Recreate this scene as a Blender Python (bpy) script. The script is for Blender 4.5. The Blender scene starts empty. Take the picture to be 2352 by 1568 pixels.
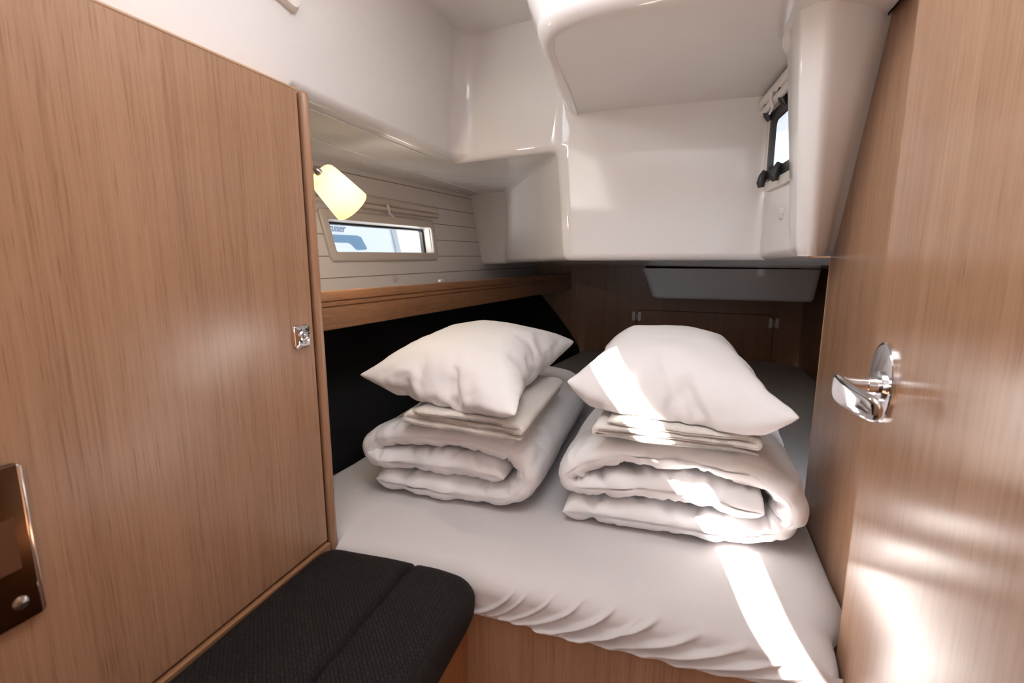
import bpy, bmesh, math, random
import numpy as np
from mathutils import Vector, Matrix, noise

S = bpy.context.scene
COL = S.collection
EYE = 1.25            # eye height over the cabin sole; everything is built with the eye level at z = 0, then lifted

# ------------------------------------------------------------------ camera
cam = bpy.data.cameras.new('camera')
cam.lens = 17.37; cam.sensor_width = 36.0
cam.clip_start = 0.02
cam.dof.use_dof = True; cam.dof.focus_distance = 1.55; cam.dof.aperture_fstop = 4.5
camo = bpy.data.objects.new('camera', cam); COL.objects.link(camo)
camo.location = (0, 0, EYE)
camo.rotation_euler = (math.radians(90 - 9.8), 0, math.radians(18.08))
S.camera = camo

# ------------------------------------------------------------------ sky, sun, daylight, overhead fill, exposure
S.view_settings.view_transform = 'Standard'
S.view_settings.look = 'None'
S.view_settings.gamma = 1.0
S.view_settings.use_curve_mapping = False
S.view_settings.exposure = 0.0
W = bpy.data.worlds.new('world'); S.world = W; W.use_nodes = True
bg = W.node_tree.nodes['Background']
bg.inputs[0].default_value = (0.80, 0.90, 1.0, 1); bg.inputs[1].default_value = 1.5

SUN_DIR = Vector((0.71, 0.50, -1.0)).normalized()      # the way the light travels
sl = bpy.data.lights.new('sun', 'SUN'); sl.energy = 100.0; sl.angle = math.radians(0.9); sl.color = (1.0, 0.96, 0.90)
so = bpy.data.objects.new('sun', sl); COL.objects.link(so); so.location = (-3, -2, 6)
so.rotation_euler = SUN_DIR.to_track_quat('-Z', 'Y').to_euler()

def area(name, loc, target, sx, sy, power, color=(1, 1, 1), spread=180):
    l = bpy.data.lights.new(name, 'AREA'); l.shape = 'RECTANGLE'; l.size = sx; l.size_y = sy
    l.energy = power; l.color = color; l.spread = math.radians(spread)
    o = bpy.data.objects.new(name, l); COL.objects.link(o); o.location = (loc[0], loc[1], loc[2] + EYE)
    d = Vector(target) - Vector(loc)
    o.rotation_euler = d.to_track_quat('-Z', 'Y').to_euler()
    return o
area('saloon_daylight', (-0.1, -2.3, 0.25), (-0.1, 1, 0.0), 1.6, 0.7, 1.6, (1.0, 0.98, 0.97))
area('entry_fill', (0.05, -0.38, 0.652), (0.05, -0.379, 0.0), 0.9, 0.9, 2.2, (0.92, 0.96, 1.0))  # added downward fill over the entry; no companionway opening above it
area('overhead_fill', (-0.12, 0.50, 0.648), (-0.12, 0.501, 0.0), 0.50, 0.46, 5.8, (0.90, 0.95, 1.0))  # main overhead fill, added just below the closed deckhead
area('portlight_daylight', (-0.70, 0.45, 0.52), (0.3, 0.6, 0.0), 0.60, 0.13, 5, (0.95, 0.98, 1.0))

# ------------------------------------------------------------------ materials
def newmat(name):
    m = bpy.data.materials.new(name); m.use_nodes = True
    nt = m.node_tree; b = nt.nodes['Principled BSDF']
    return m, nt, b
def setp(b, **k):
    for n, v in k.items():
        n = n.replace('_', ' ')
        if n in b.inputs: b.inputs[n].default_value = v
def plain(name, col, rough=0.4, metal=0.0, spec=0.5, **k):
    m, nt, b = newmat(name)
    b.inputs['Base Color'].default_value = (*col, 1)
    b.inputs['Roughness'].default_value = rough; b.inputs['Metallic'].default_value = metal
    b.inputs['Specular IOR Level'].default_value = spec
    setp(b, **k)
    return m
def node(nt, t, **props):
    n = nt.nodes.new(t)
    for k, v in props.items(): setattr(n, k, v)
    return n
def ramp(nt, pts):
    r = node(nt, 'ShaderNodeValToRGB')
    e = r.color_ramp.elements
    while len(e) < len(pts): e.new(0.5)
    for i, (p, c) in enumerate(pts):
        e[i].position = p; e[i].color = (*c, 1)
    return r
def wood(name, grain, c_dark, c_mid, c_light, rough=0.34, fine=170.0, coat=0.0):
    """straight grained oak veneer; grain is the axis the fibres run along"""
    m, nt, b = newmat(name); L = nt.links
    tc = node(nt, 'ShaderNodeTexCoord')
    def mapped(s_across, s_along):
        mp = node(nt, 'ShaderNodeMapping')
        sc = [s_across] * 3; sc['xyz'.index(grain)] = s_along
        mp.inputs['Scale'].default_value = sc
        L.new(tc.outputs['Object'], mp.inputs['Vector']); return mp
    n1 = node(nt, 'ShaderNodeTexNoise'); n1.inputs['Scale'].default_value = 1.0; n1.inputs['Detail'].default_value = 4.0
    n1.inputs['Roughness'].default_value = 0.65
    L.new(mapped(fine, 3.0).outputs[0], n1.inputs['Vector'])
    n2 = node(nt, 'ShaderNodeTexNoise'); n2.inputs['Scale'].default_value = 1.0; n2.inputs['Detail'].default_value = 3.0
    L.new(mapped(22.0, 0.9).outputs[0], n2.inputs['Vector'])
    n3 = node(nt, 'ShaderNodeTexNoise'); n3.inputs['Scale'].default_value = 1.0; n3.inputs['Detail'].default_value = 2.0
    L.new(mapped(fine * 2.6, 14.0).outputs[0], n3.inputs['Vector'])
    r1 = ramp(nt, [(0.30, c_dark), (0.52, c_mid), (0.72, c_light)])
    mx = node(nt, 'ShaderNodeMix', data_type='FLOAT'); mx.inputs[0].default_value = 0.32
    L.new(n1.outputs['Fac'], mx.inputs[2]); L.new(n2.outputs['Fac'], mx.inputs[3])
    L.new(mx.outputs[0], r1.inputs[0])
    pores = ramp(nt, [(0.28, (0.62, 0.55, 0.50)), (0.42, (1, 1, 1))])
    L.new(n3.outputs['Fac'], pores.inputs[0])
    mul = node(nt, 'ShaderNodeMix', data_type='RGBA', blend_type='MULTIPLY'); mul.inputs[0].default_value = 0.75
    L.new(r1.outputs[0], mul.inputs[6]); L.new(pores.outputs[0], mul.inputs[7])
    L.new(mul.outputs[2], b.inputs['Base Color'])
    b.inputs['Roughness'].default_value = rough
    b.inputs['Specular IOR Level'].default_value = 0.5
    bp = node(nt, 'ShaderNodeBump'); bp.inputs['Strength'].default_value = 0.10; bp.inputs['Distance'].default_value = 0.0006
    L.new(n1.outputs['Fac'], bp.inputs['Height']); L.new(bp.outputs[0], b.inputs['Normal'])
    return m
OAK = dict(c_dark=(0.272, 0.146, 0.084), c_mid=(0.352, 0.200, 0.120), c_light=(0.412, 0.243, 0.150))
M_OAK = wood('oak_veneer_upright', 'z', **OAK, rough=0.27, fine=250)
M_OAKY = wood('oak_solid_lengthwise', 'y', (0.215, 0.100, 0.045), (0.310, 0.152, 0.074), (0.385, 0.205, 0.105), rough=0.4, fine=140)
M_DOOR = wood('oak_door_veneer', 'z', **OAK, rough=0.24, fine=300)
def brushed(m, an, rot):
    nt = m.node_tree; b = nt.nodes['Principled BSDF']; tn = node(nt, 'ShaderNodeTangent', direction_type='RADIAL', axis='Z')
    b.inputs['Anisotropic'].default_value = an; b.inputs['Anisotropic Rotation'].default_value = rot
    nt.links.new(tn.outputs[0], b.inputs['Tangent']); b.inputs['Specular IOR Level'].default_value = 0.8
brushed(M_DOOR, 0.7, 0.0)
M_EDGE = plain('oak_edge_band', (0.48, 0.30, 0.18), 0.4)
M_GAP = plain('dark_gap', (0.020, 0.010, 0.006), 0.7)
M_FLOOR = wood('cabin_sole_teak', 'y', (0.09, 0.04, 0.02), (0.16, 0.075, 0.035), (0.22, 0.11, 0.05), rough=0.35, fine=60)
def gelcoat():
    m, nt, b = newmat('white_gelcoat'); L = nt.links
    b.inputs['Base Color'].default_value = (0.755, 0.735, 0.725, 1)
    b.inputs['Roughness'].default_value = 0.07
    b.inputs['Specular IOR Level'].default_value = 0.5
    tc = node(nt, 'ShaderNodeTexCoord')
    n = node(nt, 'ShaderNodeTexNoise'); n.inputs['Scale'].default_value = 5.0; n.inputs['Detail'].default_value = 1.0
    L.new(tc.outputs['Object'], n.inputs['Vector'])
    bp = node(nt, 'ShaderNodeBump'); bp.inputs['Strength'].default_value = 0.25; bp.inputs['Distance'].default_value = 0.012
    L.new(n.outputs['Fac'], bp.inputs['Height']); L.new(bp.outputs[0], b.inputs['Normal'])
    return m
M_GEL = gelcoat()
M_PLASTIC = plain('off_white_plastic', (0.56, 0.49, 0.44), 0.38)
M_WPLASTIC = plain('white_plastic', (0.74, 0.71, 0.68), 0.35)
M_BLACKP = plain('black_plastic', (0.018, 0.018, 0.020), 0.42)
M_GREYP = plain('grey_rubber', (0.12, 0.13, 0.15), 0.45)
M_CHROME = plain('polished_chrome', (0.72, 0.72, 0.74), 0.06, 1.0)
M_STEEL = plain('brushed_steel', (0.50, 0.47, 0.45), 0.28, 1.0)
M_DARKHOLE = plain('latch_hole', (0.10, 0.035, 0.01), 0.7)
def planked():
    m, nt, b = newmat('white_planked_lining'); L = nt.links
    tc = node(nt, 'ShaderNodeTexCoord'); sp = node(nt, 'ShaderNodeSeparateXYZ'); L.new(tc.outputs['Object'], sp.inputs[0])
    a = node(nt, 'ShaderNodeMath', operation='ADD'); a.inputs[1].default_value = 5.0 + 0.041 - 0.0 - EYE * 0; L.new(sp.outputs['Z'], a.inputs[0])
    d = node(nt, 'ShaderNodeMath', operation='DIVIDE'); d.inputs[1].default_value = 0.0705; L.new(a.outputs[0], d.inputs[0])
    f = node(nt, 'ShaderNodeMath', operation='FRACT'); L.new(d.outputs[0], f.inputs[0])
    s = node(nt, 'ShaderNodeMath', operation='SUBTRACT'); s.inputs[1].default_value = 0.5; L.new(f.outputs[0], s.inputs[0])
    ab = node(nt, 'ShaderNodeMath', operation='ABSOLUTE'); L.new(s.outputs[0], ab.inputs[0])
    r = ramp(nt, [(0.0, (0.22, 0.17, 0.14)), (0.016, (0.22, 0.17, 0.14)), (0.03, (0.70, 0.645, 0.615))])
    L.new(ab.outputs[0], r.inputs[0]); L.new(r.outputs[0], b.inputs['Base Color'])
    b.inputs['Roughness'].default_value = 0.45
    return m
M_PLANK = planked()
def fabric(name, col, scale, strength, dist, rough=0.85, sheen=0.15, sss=0.0):
    m, nt, b = newmat(name); L = nt.links
    b.inputs['Base Color'].default_value = (*col, 1); b.inputs['Roughness'].default_value = rough
    b.inputs['Specular IOR Level'].default_value = 0.15
    b.inputs['Sheen Weight'].default_value = sheen; b.inputs['Sheen Roughness'].default_value = 0.5
    tc = node(nt, 'ShaderNodeTexCoord')
    n = node(nt, 'ShaderNodeTexNoise'); n.inputs['Scale'].default_value = scale; n.inputs['Detail'].default_value = 3.0
    L.new(tc.outputs['Object'], n.inputs['Vector'])
    bp = node(nt, 'ShaderNodeBump'); bp.inputs['Strength'].default_value = strength; bp.inputs['Distance'].default_value = dist
    L.new(n.outputs['Fac'], bp.inputs['Height']); L.new(bp.outputs[0], b.inputs['Normal'])
    return m
def wrinkled(m, scale, strength, dist):
    nt = m.node_tree; L = nt.links; bp0 = [n for n in nt.nodes if n.type == 'BUMP'][0]; tc = [n for n in nt.nodes if n.type == 'TEX_COORD'][0]
    n = node(nt, 'ShaderNodeTexNoise', noise_type='RIDGED_MULTIFRACTAL'); n.inputs['Scale'].default_value = scale; n.inputs['Detail'].default_value = 2.0; n.inputs['Distortion'].default_value = 0.6
    L.new(tc.outputs['Object'], n.inputs['Vector'])
    bp = node(nt, 'ShaderNodeBump'); bp.inputs['Strength'].default_value = strength; bp.inputs['Distance'].default_value = dist
    L.new(n.outputs['Fac'], bp.inputs['Height']); L.new(bp.outputs[0], bp0.inputs['Normal'])
M_COTTON = fabric('white_cotton', (0.795, 0.775, 0.78), 700, 0.10, 0.0006)
wrinkled(M_COTTON, 6.0, 0.5, 0.022)
M_SHEET = fabric('white_jersey_sheet', (0.60, 0.572, 0.575), 420, 0.30, 0.0010, rough=0.9)
M_TERRY = fabric('cream_terry', (0.80, 0.75, 0.70), 520, 0.9, 0.0035, rough=1.0, sheen=0.3)
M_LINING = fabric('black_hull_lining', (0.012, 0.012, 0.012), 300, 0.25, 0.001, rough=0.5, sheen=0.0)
def weave():
    m, nt, b = newmat('dark_brown_weave'); L = nt.links
    tc = node(nt, 'ShaderNodeTexCoord')
    mp = node(nt, 'ShaderNodeMapping'); mp.inputs['Rotation'].default_value = (0, 0, math.radians(45))
    L.new(tc.outputs['Object'], mp.inputs[0])
    br = node(nt, 'ShaderNodeTexBrick'); br.inputs['Scale'].default_value = 44.0
    br.inputs['Mortar Size'].default_value = 0.035; br.inputs['Mortar Smooth'].default_value = 1.0
    br.inputs['Color1'].default_value = (0.0105, 0.0082, 0.008, 1); br.inputs['Color2'].default_value = (0.0058, 0.0045, 0.0044, 1)
    br.inputs['Mortar'].default_value = (0.004, 0.003, 0.003, 1)
    L.new(mp.outputs[0], br.inputs['Vector']); L.new(br.outputs['Color'], b.inputs['Base Color'])
    iv = node(nt, 'ShaderNodeMath', operation='SUBTRACT'); iv.inputs[0].default_value = 1.0; L.new(br.outputs['Fac'], iv.inputs[1])
    bp = node(nt, 'ShaderNodeBump'); bp.inputs['Strength'].default_value = 0.9; bp.inputs['Distance'].default_value = 0.0025
    L.new(iv.outputs[0], bp.inputs['Height']); L.new(bp.outputs[0], b.inputs['Normal'])
    b.inputs['Roughness'].default_value = 0.8; b.inputs['Specular IOR Level'].default_value = 0.3
    return m
M_WEAVE = weave()
def glass(name, col=(1, 1, 1), rough=0.0):
    m, nt, b = newmat(name)
    b.inputs['Base Color'].default_value = (*col, 1); b.inputs['Transmission Weight'].default_value = 1.0
    b.inputs['Roughness'].default_value = rough; b.inputs['IOR'].default_value = 1.1
    return m
M_GLASS = glass('window_pane', (0.97, 0.99, 1.0))
BULB = (-0.797, 1.055, 0.160)
def lampglass():
    m, nt, b = newmat('lit_opal_glass'); L = nt.links
    b.inputs['Base Color'].default_value = (0.9, 0.78, 0.5, 1); b.inputs['Roughness'].default_value = 0.25
    tc = node(nt, 'ShaderNodeTexCoord'); vm = node(nt, 'ShaderNodeVectorMath', operation='DISTANCE')
    vm.inputs[1].default_value = BULB; L.new(tc.outputs['Object'], vm.inputs[0])
    mr = node(nt, 'ShaderNodeMapRange'); mr.inputs[1].default_value = 0.036; mr.inputs[2].default_value = 0.070
    L.new(vm.outputs['Value'], mr.inputs[0])
    r = ramp(nt, [(0.0, (1.0, 0.93, 0.62)), (0.5, (1.0, 0.86, 0.47)), (1.0, (0.93, 0.72, 0.33))]); L.new(mr.outputs[0], r.inputs[0])
    L.new(r.outputs[0], b.inputs['Emission Color']); b.inputs['Emission Strength'].default_value = 1.2
    return m
M_LAMP = lampglass()

# ------------------------------------------------------------------ helpers
def obj(name, verts, faces, mat, parent=None, smooth=35, bevel=None, weights=None, recalc=True):
    me = bpy.data.meshes.new(name)
    me.from_pydata([tuple(map(float, v)) for v in verts], [], [tuple(f) for f in faces])
    if recalc:
        bm = bmesh.new(); bm.from_mesh(me)
        bmesh.ops.recalc_face_normals(bm, faces=bm.faces); bm.to_mesh(me); bm.free()
    me.materials.append(mat)
    o = bpy.data.objects.new(name, me); COL.objects.link(o)
    if smooth:
        for p in me.polygons: p.use_smooth = True
        me.set_sharp_from_angle(angle=math.radians(smooth))
    if bevel:
        b = o.modifiers.new('bevel', 'BEVEL'); b.width = bevel[0]; b.segments = bevel[1]
        b.limit_method = 'ANGLE'; b.angle_limit = math.radians(bevel[2] if len(bevel) > 2 else 25); b.harden_normals = True
        b.use_clamp_overlap = True
    if parent is not None: o.parent = parent
    return o
def from_bm(name, bm, mat, parent=None, smooth=35, bevel=None):
    bm.verts.ensure_lookup_table(); bm.verts.index_update()
    v = [x.co[:] for x in bm.verts]; f = [[q.index for q in p.verts] for p in bm.faces]; bm.free()
    return obj(name, v, f, mat, parent, smooth, bevel)
def tag(o, label=None, cat=None, group=None, kind=None):
    if label: o['label'] = label
    if cat: o['category'] = cat
    if group: o['group'] = group
    if kind: o['kind'] = kind
    return o
def struct(o, label=None):
    o['kind'] = 'structure'
    if label: o['label'] = label
    return o
def empty(name, loc, label=None, cat=None, group=None, kind=None):
    o = bpy.data.objects.new(name, None); COL.objects.link(o); o.location = loc; o.empty_display_size = 0.05
    return tag(o, label, cat, group, kind)
def child(o, root):
    """parent o (built in cabin coordinates) under an Empty standing at root.location"""
    o.parent = root
    if root.type == 'EMPTY' and root.parent is None:
        o.location = -Vector(root.location)
    return o
def box(name, lo, hi, mat, root=None, bevel=None):
    x0, y0, z0 = lo; x1, y1, z1 = hi
    v = [(x0, y0, z0), (x1, y0, z0), (x1, y1, z0), (x0, y1, z0), (x0, y0, z1), (x1, y0, z1), (x1, y1, z1), (x0, y1, z1)]
    f = [(0, 3, 2, 1), (4, 5, 6, 7), (0, 1, 5, 4), (1, 2, 6, 5), (2, 3, 7, 6), (3, 0, 4, 7)]
    o = obj(name, v, f, mat, None, 35, bevel)
    return child(o, root) if root is not None else o
def prism(name, poly, axis, lo, hi, mat, root=None, bevel=None):
    """poly in the two other axes (cyclic order), extruded along axis from lo to hi"""
    n = len(poly)
    def P(p, h):
        if axis == 'x': return (h, p[0], p[1])
        if axis == 'y': return (p[0], h, p[1])
        return (p[0], p[1], h)
    v = [P(p, lo) for p in poly] + [P(p, hi) for p in poly]
    f = [tuple(range(n)), tuple(range(2 * n - 1, n - 1, -1))] + [(i, (i + 1) % n, n + (i + 1) % n, n + i) for i in range(n)]
    o = obj(name, v, f, mat, None, 35, bevel)
    return child(o, root) if root is not None else o
def loft(name, loops, mat, root=None, cap=(True, True), bevel=None, smooth=35, closed=True):
    n = len(loops[0]); v = [p for l in loops for p in l]; f = []
    for k in range(len(loops) - 1):
        for i in range(n if closed else n - 1):
            j = (i + 1) % n
            f.append((k * n + i, k * n + j, (k + 1) * n + j, (k + 1) * n + i))
    if cap[0]: f.append(tuple(range(n - 1, -1, -1)))
    if cap[1]: f.append(tuple(range((len(loops) - 1) * n, len(loops) * n)))
    o = obj(name, v, f, mat, None, smooth, bevel)
    return child(o, root) if root is not None else o
def frames(path):
    path = [Vector(p) for p in path]; T = []
    for i in range(len(path)):
        a = path[max(i - 1, 0)]; b = path[min(i + 1, len(path) - 1)]; T.append((b - a).normalized())
    ref = Vector((0, 0, 1)) if abs(T[0].z) < 0.9 else Vector((0, 1, 0))
    N = [(ref - T[0] * ref.dot(T[0])).normalized()]
    for i in range(1, len(path)):
        n = N[-1] - T[i] * N[-1].dot(T[i]); N.append(n.normalized())
    return path, T, N
def tube(name, path, r, mat, root=None, seg=20, cap=True, flat=(1, 1), smooth=50):
    path, T, N = frames(path); loops = []
    for i, p in enumerate(path):
        rr = r[i] if isinstance(r, (list, tuple)) else r
        B = T[i].cross(N[i])
        loops.append([p + N[i] * (rr * flat[0] * math.cos(a)) + B * (rr * flat[1] * math.sin(a)) for a in [2 * math.pi * k / seg for k in range(seg)]])
    return loft(name, loops, mat, root, (cap, cap), None, smooth)
def lathe(name, axis0, axis1, prof, mat, root=None, seg=40, cap=(False, False), smooth=40):
    """prof: (t along axis 0..1, radius)"""
    a = Vector(axis0); b = Vector(axis1); T = (b - a).normalized()
    ref = Vector((0, 0, 1)) if abs(T.z) < 0.9 else Vector((0, 1, 0))
    N = (ref - T * ref.dot(T)).normalized(); B = T.cross(N)
    loops = [[a + (b - a) * t + N * (r * math.cos(2 * math.pi * k / seg)) + B * (r * math.sin(2 * math.pi * k / seg)) for k in range(seg)] for t, r in prof]
    return loft(name, loops, mat, root, cap, None, smooth)
def rrect(w, h, r, n=6, cx=0, cy=0):
    pts = []
    for (sx, sy, a0) in ((1, 1, 0), (-1, 1, 90), (-1, -1, 180), (1, -1, 270)):
        for k in range(n + 1):
            a = math.radians(a0 + 90 * k / n)
            pts.append((cx + sx * (w / 2 - r) + r * math.cos(a), cy + sy * (h / 2 - r) + r * math.sin(a)))
    return pts
def catmull(pts, n):
    P = [np.array(p, float) for p in pts]; P = [2 * P[0] - P[1]] + P + [2 * P[-1] - P[-2]]
    out = []
    for i in range(1, len(P) - 2):
        for k in range(n):
            t = k / n; a, b, c, d = P[i - 1], P[i], P[i + 1], P[i + 2]
            out.append(0.5 * (2 * b + (c - a) * t + (2 * a - 5 * b + 4 * c - d) * t * t + (3 * b - a - 3 * c + d) * t ** 3))
    out.append(P[-2]); return np.array(out)
def fbm(x, y, z, o=3):
    return noise.fractal(Vector((x, y, z)), 1.0, 2.0, o, noise_basis='PERLIN_ORIGINAL')
def sstep(a, b, x):
    t = min(1, max(0, (x - a) / (b - a))); return t * t * (3 - 2 * t)

# ================================================================== SETTING
XW = -0.667           # wardrobe front plane
XR = 0.324            # right hand partition plane
YB = 3.15             # transom bulkhead
CEIL = 0.66
def hull_x(y, z, off=-1.10): return off + 0.113 * (y - 1.03) - 0.12 * (z + 0.1)
HN = Vector((1, -0.113, 0.12)).normalized()
HD = Vector((0.113, 1, 0)).normalized()
def HP(y, z, out=0.0): return Vector((hull_x(y, z), y, z)) + HN * out

struct(box('floor', (-1.6, -2.6, -1.30), (1.2, 0.80, -1.25), M_FLOOR))
# planked hull side with a hole for the window
def wl():
    y0, y1, z0, z1 = 0.80, 3.20, -0.21, 0.31
    out = [(y0, z0), (y1, z0), (y1, z1), (y0, z1)]
    inn = [(1.405, 0.012), (1.968, 0.012), (1.964, 0.120), (1.388, 0.120)]
    v = [HP(y, z) for y, z in out] + [HP(y, z) for y, z in inn] + [HP(y, z, -0.03) for y, z in out]
    f = [(i, (i + 1) % 4, 4 + (i + 1) % 4, 4 + i) for i in range(4)]
    return struct(obj('wall_left', v, f, M_PLANK, None, 0, recalc=False))
wl()
# black lining of the hull below the shelf: grid from mattress level up and outboard
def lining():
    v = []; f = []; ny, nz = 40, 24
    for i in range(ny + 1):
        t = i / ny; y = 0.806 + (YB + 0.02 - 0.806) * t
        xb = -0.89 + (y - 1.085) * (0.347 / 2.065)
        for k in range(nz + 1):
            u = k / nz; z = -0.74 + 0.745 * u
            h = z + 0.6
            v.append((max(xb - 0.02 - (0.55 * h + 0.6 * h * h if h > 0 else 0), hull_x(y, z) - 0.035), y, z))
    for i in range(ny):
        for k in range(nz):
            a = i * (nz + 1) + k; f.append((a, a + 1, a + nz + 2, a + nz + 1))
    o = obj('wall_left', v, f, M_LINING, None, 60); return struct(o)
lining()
struct(box('wall_back', (-1.2, YB, -1.25), (0.95, YB + 0.03, 0.05), M_OAK))
struct(box('wall_right', (0.70, 1.24, -1.25), (0.73, YB, 0.05), M_OAK))
# partition on the right with a lighter edge band
pw = box('wall_right', (XR, -0.6, -1.25), (XR + 0.022, 1.264, CEIL + 0.02), M_OAK); struct(pw)
eb = box('trim_1', (XR - 0.0005, 1.264, -1.25), (XR + 0.022, 1.269, 0.40), M_EDGE); struct(eb)
struct(box('wall_front', (-1.4, 0.802, -1.25), (XW - 0.012, 0.812, 0.296), M_OAK))   # bulkhead closing the wardrobe towards the bunk
fr = [(-0.12 + a, 0.50 + b) for a, b in rrect(0.62, 0.56, 0.05, 6)]; fi = [(-0.12 + a, 0.50 + b) for a, b in rrect(0.52, 0.48, 0.04, 6)]
lamp_fr = struct(loft('lamp_frame', [[(x, y, CEIL) for x, y in fr], [(x, y, CEIL - 0.014) for x, y in fr], [(x, y, CEIL - 0.014) for x, y in fi], [(x, y, CEIL) for x, y in fi]], M_WPLASTIC, None, (False, False), None, 30))  # ring added round the overhead fill lamp; no hatch behind it
# saloon behind the photographer
struct(box('wall_right', (1.0, -2.6, -1.25), (1.03, -0.6, CEIL), M_OAK))
struct(box('wall_right', (XR + 0.022, -0.63, -1.25), (1.03, -0.6, CEIL), M_OAK))
struct(box('wall_left', (-1.6, -2.6, -1.25), (-1.57, 0.82, 0.296), M_OAK))
struct(box('wall_front', (-1.6, -2.63, -1.25), (1.03, -2.6, -0.25), M_OAK))

for (x, y) in ((0.0, -1.9), (-0.15, -0.2)):
    l = bpy.data.lights.new('downlight', 'SPOT'); l.energy = 5; l.color = (1.0, 0.93, 0.82); l.shadow_soft_size = 0.018; l.spot_size = math.radians(140); l.spot_blend = 0.6
    o = bpy.data.objects.new('downlight', l); COL.objects.link(o); o.location = (x, y, CEIL - 0.012 + EYE)
# white moulded liner: soffit, coaming, transverse faces and the locker bulge over the bunk
def liner():
    V = {}; vs = []; F = []; wt = {}
    def p(n, c): V[n] = len(vs); vs.append(c)
    p('A0', (-0.686, 0.800, 0.300)); p('A1', (-0.689, 1.538, 0.300)); p('B1', (-0.334, 1.464, 0.300))
    p('C', (-0.783, 2.292, 0.300)); p('D', (-1.075, 2.421, 0.300)); p('E0', (-1.18, 0.800, 0.300)); p('E1', (-1.00, 2.421, 0.300))
    p('L0', (-0.680, -0.12, 0.297)); p('L0t', (-0.648, -0.12, CEIL)); p('h0', (0, -0.06, .590)); p('h1', (0, 0.785, .447)); p('h2', (0, 0.785, .577)); p('h3', (0, .10, .652))
    for q in ('h0', 'h1', 'h2', 'h3'): c_ = vs[V[q]]; vs[V[q]] = (-0.684 + 0.034 * (c_[2] - .3) / .36, c_[1], c_[2])
    p('A0t', (-0.650, 0.80, CEIL)); p('A1t', (-0.655, 1.520, CEIL))
    p('B1t', (-0.320, 1.458, CEIL)); p('Mt', (0.26, 1.450, CEIL))
    p('Mb', (-0.309, 1.460, -0.013)); p('Rb', (0.213, 1.463, -0.011)); p('R3', (0.213, 1.465, 0.30)); p('R4', (0.213, 1.470, 0.420)); p('B4', (-0.325, 1.478, 0.420))
    p('Cb', (-0.783, 2.290, -0.035)); p('Db', (-0.950, 2.415, -0.042)); p('Dm', (-0.93, 2.354, 0.300)); p('Dmb', (-0.862, 2.350, -0.038))
    p('Ub', (-0.95, YB, -0.060)); p('Ur', (0.72, YB, -0.075)); p('Ur2', (0.72, 1.235, -0.02)); p('W1', (0.2394, 1.145, -0.004)); p('W1t', (0.2394, 1.145, 0.42))
    for q, (s_, z_) in dict(w0=(.038, .186), w1=(.309, .186), w2=(.309, .346), w3=(.038, .346)).items(): p(q, (0.213 + .0817 * s_, 1.465 - .9966 * s_, z_))
    p('U3', (0.330, 1.235, -0.004))
    def f(*n): F.append([V[x] for x in n])
    f('A0', 'E0', 'E1', 'D', 'Dm', 'C', 'B1', 'A1')                      # soffit under the side deck
    f('A0', 'A1', 'A1t', 'A0t'); f('L0', 'A0', 'h1', 'h0'); f('A0', 'A0t', 'h2', 'h1'); f('A0t', 'L0t', 'h3', 'h2'); f('L0t', 'L0', 'h0', 'h3')         # coaming side
    f('A1', 'B1', 'B4', 'B1t', 'A1t')                                  # transverse face
    f('B4', 'R4', 'Mt', 'B1t')
    f('B1', 'R3', 'R4', 'B4')
    f('B1', 'Mb', 'Rb', 'R3')                                             # main panel
    f('B1', 'C', 'Cb', 'Mb'); f('C', 'Dm', 'Dmb', 'Cb'); f('Dm', 'D', 'Db', 'Dmb')
    f('Rb', 'W1', 'w1', 'w0'); f('W1', 'W1t', 'w2', 'w1'); f('W1t', 'R4', 'w3', 'w2'); f('R4', 'R3', 'Rb', 'w0', 'w3')                                    # wall that holds the opening portlight
    f('Mb', 'Cb', 'Dmb', 'Db', 'Ub', 'Ur', 'Ur2', 'U3', 'W1', 'Rb')          # underside
    me = bpy.data.meshes.new('ceiling'); me.from_pydata(vs, [], F)
    bm = bmesh.new(); bm.from_mesh(me); bmesh.ops.recalc_face_normals(bm, faces=bm.faces)
    lay = bm.edges.layers.float.new('bevel_weight_edge')
    W_ = {('A1', 'A1t'): 1.0, ('A0', 'A1'): .30, ('A1', 'B1'): .35, ('B1', 'C'): .22, ('B1', 'Mb'): .35, ('C', 'Cb'): .25, ('Mb', 'Rb'): .28, ('Mb', 'Cb'): .28,
          ('Cb', 'Dmb'): .2, ('Dmb', 'Db'): .2, ('R3', 'Rb'): .3, ('R3', 'R4'): .3, ('B1', 'B4'): .5, ('B1', 'R3'): .3, ('C', 'Dm'): .12, ('Dm', 'D'): .12, ('Rb', 'W1'): .3, ('Dm', 'Dmb'): .05}
    inv = {i: n for n, i in V.items()}
    bm.verts.index_update()
    for e in bm.edges:
        a, b = inv[e.verts[0].index], inv[e.verts[1].index]
        w = W_.get((a, b), W_.get((b, a), 0)); e[lay] = w
    bm.to_mesh(me); bm.free()
    me.materials.append(M_GEL)
    o = bpy.data.objects.new('ceiling', me); COL.objects.link(o)
    for q in me.polygons: q.use_smooth = True
    b = o.modifiers.new('bevel', 'BEVEL'); b.width = 0.07; b.segments = 5; b.limit_method = 'WEIGHT'; b.harden_normals = True
    return struct(o)
liner()
# flat deckhead, closed above the overhead fill lamps; ends at the coaming
struct(box('ceiling', (-0.665, -2.6, CEIL), (1.05, 1.56, CEIL + 0.05), M_GEL))
struct(box('ceiling', (-1.6, -2.6, CEIL), (-0.665, -0.12, CEIL + 0.05), M_GEL))
struct(box('wall_left', (-1.6, -0.14, 0.29), (-0.66, -0.12, CEIL), M_GEL))
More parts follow.
